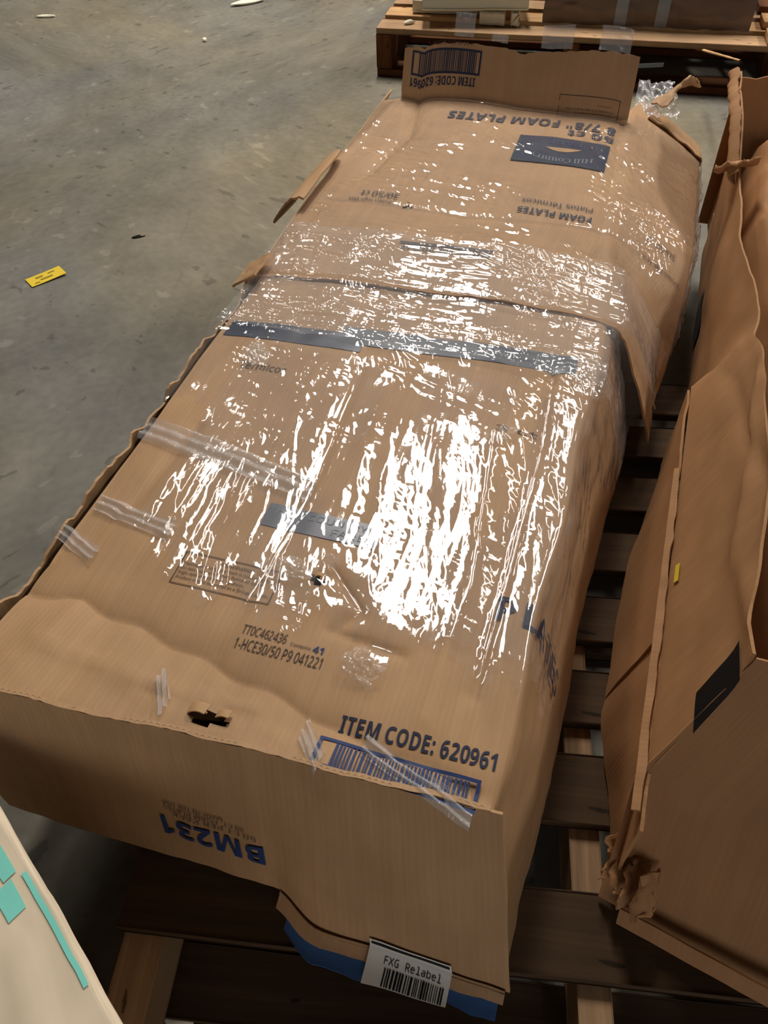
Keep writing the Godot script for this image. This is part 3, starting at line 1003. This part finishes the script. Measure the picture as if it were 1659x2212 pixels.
# ---------------------------------------------------------------- paper wrapped carton, lower left
func paper_carton() -> void:
	var a0 := Vector3(-.469, 0, -.385)
	var b0 := Vector3(-.312, 0, -.199)
	var d := (b0 - a0).normalized()
	var side := Vector3.UP.cross(d).normalized()      # towards the pallet
	var mid := (a0 + b0) / 2
	var T := thing("kraft_carton", "pale kraft carton with turquoise print slumped beside the pallet corner", "carton", mid + side * .006)
	# closed cross-section in (side, height), leaning out over its foot
	var prof: Array[Vector2] = []
	var corners := [Vector2(.0, .405), Vector2(-.20, .0), Vector2(-.62, .0), Vector2(-.58, .36)]
	for k in 4:
		var c: Vector2 = corners[k]
		var e0: Vector2 = c + (corners[(k + 3) % 4] - c).normalized() * .014
		var e1: Vector2 = c + (corners[(k + 1) % 4] - c).normalized() * .014
		for q in 7:
			var f := q / 6.0
			prof.append(e0.lerp(c, f).lerp(c.lerp(e1, f), f))
		for q in range(1, 14):
			var nx: Vector2 = corners[(k + 1) % 4] + (c - corners[(k + 1) % 4]).normalized() * .014
			prof.append(e1.lerp(nx, q / 14.0))
	var n := prof.size()
	part("paper", sheet(40, n, func(a, b):
		var x: float = lerpf(-.17, .32, a)
		var p: Vector2 = prof[int(round(b * n)) % n]
		var k: float = .004 * nz.get_noise_3d(x * 700.0, p.x * 700.0, p.y * 700.0)
		return d * x + side * (p.x + k) + Vector3.UP * maxf(0.001, p.y + k), Vector2(.95, 1.9)), M.kraft_pale, T)
	for x in [-.17, .32]:
		part("end_panel", slab(8, 8, func(a, b):
			var l: Vector2 = corners[1].lerp(corners[0], b)
			var r: Vector2 = corners[2].lerp(corners[3], b)
			var p: Vector2 = l.lerp(r, .02 + a * .96)
			return d * x + side * p.x + Vector3.UP * (p.y * .97 + .004), Vector2(.4, .4), .003), M.kraft_pale, T)
	# turquoise print on the sloping top: x along the edge, y in from it
	var top := func(x, y):
		var p: Vector2 = Vector2(.0, .405).lerp(Vector2(-.58, .36), y / .58)
		var k: float = .004 * nz.get_noise_3d(x * 700.0, p.x * 700.0, p.y * 700.0)
		return d * float(x) + side * (p.x + k) + Vector3.UP * (p.y + k + .0015)
	for q in [[-.037, .002, .030, .052], [-.13, -.075, .024, .07], [-.085, -.04, .022, .038], [-.03, .12, .013, .019]]:
		var st := begin()
		patch(st, q[0], q[1], q[2], q[3], top, 8, 6, .12 if q[3] - q[2] > .01 else 0.0)
		part("turquoise_print", commit(st), M.teal, T)

# ---------------------------------------------------------------- far pallet with its load
func far_pallet() -> void:
	var yaw := -deg_to_rad(14.0)
	var T := thing("wooden_pallet", "brown wooden pallet carrying a dark film-wrapped bundle and foam boards", "pallet", Vector3(.035, 0, -3.93), -deg_to_rad(14.0), "wooden pallets")
	var W := 1.75
	for k in 6:
		var o := part("deck_board", board(Vector3(W, .024, .13), .002, 40 + k), M.wood if k % 2 == 0 else M.wood_pale, T)
		o.position = Vector3(W / 2, .188, -.068 - k * .185)
	for x in [.035, .86, 1.71]:
		var o := part("stringer", board(Vector3(.07, .14, 1.05), .002, 50), M.wood_dark, T)
		o.position = Vector3(x, .104, -.53)
	for k in 3:
		var o := part("bottom_board", board(Vector3(W, .03, .13), .002, 60 + k), M.wood_dark, T)
		o.position = Vector3(W / 2, .0175, -.07 - k * .46)
	var put := func(node: Node3D, x: float, y: float, z: float, yw := 0.0):
		node.transform = Transform3D(Basis(Vector3.UP, yaw + yw), T.position + Basis(Vector3.UP, yaw) * Vector3(x, y, z))
	var bundle := thing("wrapped_bundle", "dark brown bundle tightly wrapped in glossy film on the far pallet", "bundle")
	put.call(bundle, .72, .204, -.16)
	part("carton", slab(60, 40, func(a, b):
		# profile over front and top
		var x: float = lerpf(0, .86, a)
		var p := Vector2(0, 0)
		if b < .35: p = Vector2(.012 * sin(b / .35 * PI), .25 * b / .35)
		else: p = Vector2(-(b - .35) / .65 * .75, .25)
		return Vector3(x, p.y + .008 * nz.get_noise_2d(x * 600.0, b * 300.0), p.x + .006 * nz.get_noise_2d(x * 500.0 + 50.0, b * 500.0)), Vector2(.86, 1.0), .005), M.brown_wrap, bundle)
	for x in [0.0, .86]:
		part("end_panel", slab(10, 10, func(a, b): return Vector3(x + .006 * nz.get_noise_2d(a * 200.0, b * 200.0), .25 * b, -.75 * a), Vector2(.7, .25), .005), M.brown_wrap, bundle)
	part("film", sheet(90, 60, func(a, b):
		var x: float = lerpf(-.005, .87, a)
		var p := Vector2(.02, 0)
		if b < .35: p = Vector2(.02 + .012 * sin(b / .35 * PI), .258 * b / .35)
		else: p = Vector2(.02 - (b - .35) / .65 * .78, .258)
		return Vector3(x, p.y + .005 * nz.get_noise_2d(x * 2600.0, b * 900.0), p.x + .006 * nz.get_noise_2d(x * 500.0, b * 3000.0)), Vector2(.86, 1.0)), M.film, bundle, "glossy film around the bundle")
	for x in [.30, .47]:
		part("tape", slab(4, 24, func(a, b):
			var p := Vector2(.004, 0)
			if b < .35: p = Vector2(.003 + .014 * sin(b / .35 * PI), .256 * b / .35)
			else: p = Vector2(.003 - (b - .35) / .65 * .75, .256)
			return Vector3(x + a * .05, p.y + .004 + .008 * nz.get_noise_2d((x + a * .05) * 600.0, b * 300.0), p.x + .006 + .006 * nz.get_noise_2d((x + a * .05) * 500.0 + 50.0, b * 500.0)), Vector2(.05, 1), .001), M.strap, bundle, "grey tape band round the bundle")
	var specs := [
		[.22, .003, -.26, .30, .055, .22, .0, "white foam board lying under clear film on the far pallet", "foam"],
		[.36, .062, -.12, .46, .07, .26, .16, "large white foam board with a tilted edge on the far pallet", "foam"],
		[.50, .003, -.05, .11, .05, .06, .0, "small white foam block under the foam board edge", "foam"],
		[.60, .003, -.05, .04, .055, .06, .0, "narrow upright white foam block beside the dark bundle", "foam"],
	]
	for q in specs:
		var o := thing("foam_board", q[7], "foam board", Vector3.ZERO, 0, "foam pieces on the far pallet")
		put.call(o, q[0] + q[3] * 0.0, .201 + q[1], q[2] - .05, q[6])
		var bm := part("board", board(Vector3(q[3], q[4], q[5]), .006, 70), M[q[8]], o)
		bm.position = Vector3(0.0 if q[3] < .2 else .05, q[4] / 2 + .0005, -.02)
		if q[3] > .3:
			part("film", sheet(40, 30, func(a, b): return Vector3((a - .5) * (q[3] + .02) + .05, q[4] + .006 + .004 * nz.get_noise_2d(a * 900.0, b * 900.0), (b - .5) * (q[5] + .02) - .02), Vector2(.4, .3)), M.film_band, o)
	# light boards at the right end
	for k in 3:
		var o := thing("timber_plank", ["pale grey timber plank lying on the far pallet's right end", "pale weathered plank behind the first plank on the far pallet", "brown plank at the back of the far pallet's right end"][k], "plank", Vector3.ZERO, 0, "loose planks on the far pallet")
		put.call(o, 1.95, .203, -.07 - k * .21)
		part("plank", board(Vector3(.62, .028, .13), .003, 80 + k), M.wood_pale if k < 2 else M.wood_dark, o).position.y = .0145
	var sc := thing("foam_scrap", "tiny white foam scrap lying on the far pallet's corner board", "foam scrap", Vector3.ZERO, 0, "white foam scraps")
	put.call(sc, .135, .2, -.075, .6)
	part("scrap", lump(Vector3(.05, .016, .02), .5, 5), M.foam, sc).position.y = .008
	# grey strap hanging under the front edge
	var sp := thing("plastic_strap", "grey plastic strap curving along the front of the far pallet", "strap")
	put.call(sp, .70, .13, .02)
	part("strap", slab(30, 1, func(a, b): return Vector3(a * .55, -.02 * a - .02 * sin(a * PI) + b * .016, .012 * sin(a * PI)), Vector2(.5, .02), .002), M.strap, sp)

# ---------------------------------------------------------------- litter on the floor
func litter() -> void:
	var bits := [
		[Vector3(-.66, 0, -5.13), Vector3(.20, .022, .05), .5, "long white foam scrap on the floor, largest of the scraps"],
		[Vector3(-.833, 0, -4.505), Vector3(.024, .02, .024), .0, "small round white foam crumb on the bare floor"],
		[Vector3(-1.775, 0, -4.998), Vector3(.10, .014, .022), -.1, "thin straight white foam sliver on the bare floor"],
	]
	for k in bits.size():
		var q = bits[k]
		var o := thing("foam_scrap", q[3], "foam scrap", q[0], q[2], "white foam scraps")
		part("scrap", lump(q[1], .35, k + 1, 14), M.foam, o).position.y = q[1].y * .5
	var tagp := thing("yellow_tag", "small yellow printed paper tag lying on the concrete floor", "tag", Vector3(-1.05, .001, -2.269), deg_to_rad(38.0))
	part("paper", slab(6, 4, func(a, b): return Vector3((a - .5) * .115, .002 + .004 * a * a, (b - .5) * .058), Vector2(1, 1), .0008), M.yellow, tagp)
	var st := begin()
	for q in [[-.03, -.006, -.016, -.006], [-.02, .02, .004, .012], [.012, .034, -.016, -.010], [-.042, -.026, .014, .02]]:
		for p in [Vector2(q[0], q[2]), Vector2(q[1], q[2]), Vector2(q[1], q[3]), Vector2(q[0], q[2]), Vector2(q[1], q[3]), Vector2(q[0], q[3])]:
			st.add_vertex(Vector3(p.x, .0036 + .004 * pow(p.x / .115 + .5, 2.0), p.y))
	part("print", commit(st), M.yellow_ink, tagp)
	var kp := thing("torn_paper", "pale torn kraft paper wedge leaning on the pallet's end stringer", "paper scrap", Vector3(-.452, 0, -.245))
	part("paper", slab(10, 12, func(a, b):
		var w: float = lerpf(.055, .012, b) * (1.0 + .2 * nz.get_noise_1d(b * 300.0))
		return Vector3(.02 - .012 * b + (a - .5) * w + .012 * sin(a * PI), .004 + .125 * b, .05 - .10 * b + .01 * (a - .5)), Vector2(.06, .15), .001), M.kraft_pale, kp)
	var ws := thing("foam_scrap", "round white foam scrap on the floor under the pallet's front edge", "foam scrap", Vector3(-.315, 0, -.232), 0, "white foam scraps")
	part("scrap", lump(Vector3(.045, .02, .03), .4, 8, 14), M.foam, ws).position.y = .01
	var a0 := Vector3(1.345, .205, -3.47)
	var a1 := Vector3(.985, .56, -2.27)
	var sl := thing("wood_sliver", "thin pale wood sliver reaching from the far pallet to the torn carton rim", "wood sliver", a0)
	var dv := (a1 - a0).normalized()
	var n1 := dv.cross(Vector3.UP).normalized()
	var n2 := n1.cross(dv)
	part("sliver", sheet(24, 8, func(a, b):
		var r: float = (.008 - .004 * a) * (1.0 + .3 * nz.get_noise_1d(a * 900.0))
		return dv * a * (a1 - a0).length() + (n1 * cos(b * TAU) + n2 * sin(b * TAU) * .6) * r + Vector3(0, .008, 0), Vector2(1, .05)), M.wood_pale, sl)
	var tw := thing("dry_leaf", "tiny dark dry leaf scrap on the concrete floor", "leaf", Vector3(-.806, 0, -2.51), .4)
	part("blade", lump(Vector3(.03, .006, .012), .6, 9), M.twig, tw).position.y = .003
	part("stalk", lump(Vector3(.04, .004, .004), .4, 12), M.twig, tw).position = Vector3(.008, .002, .006)
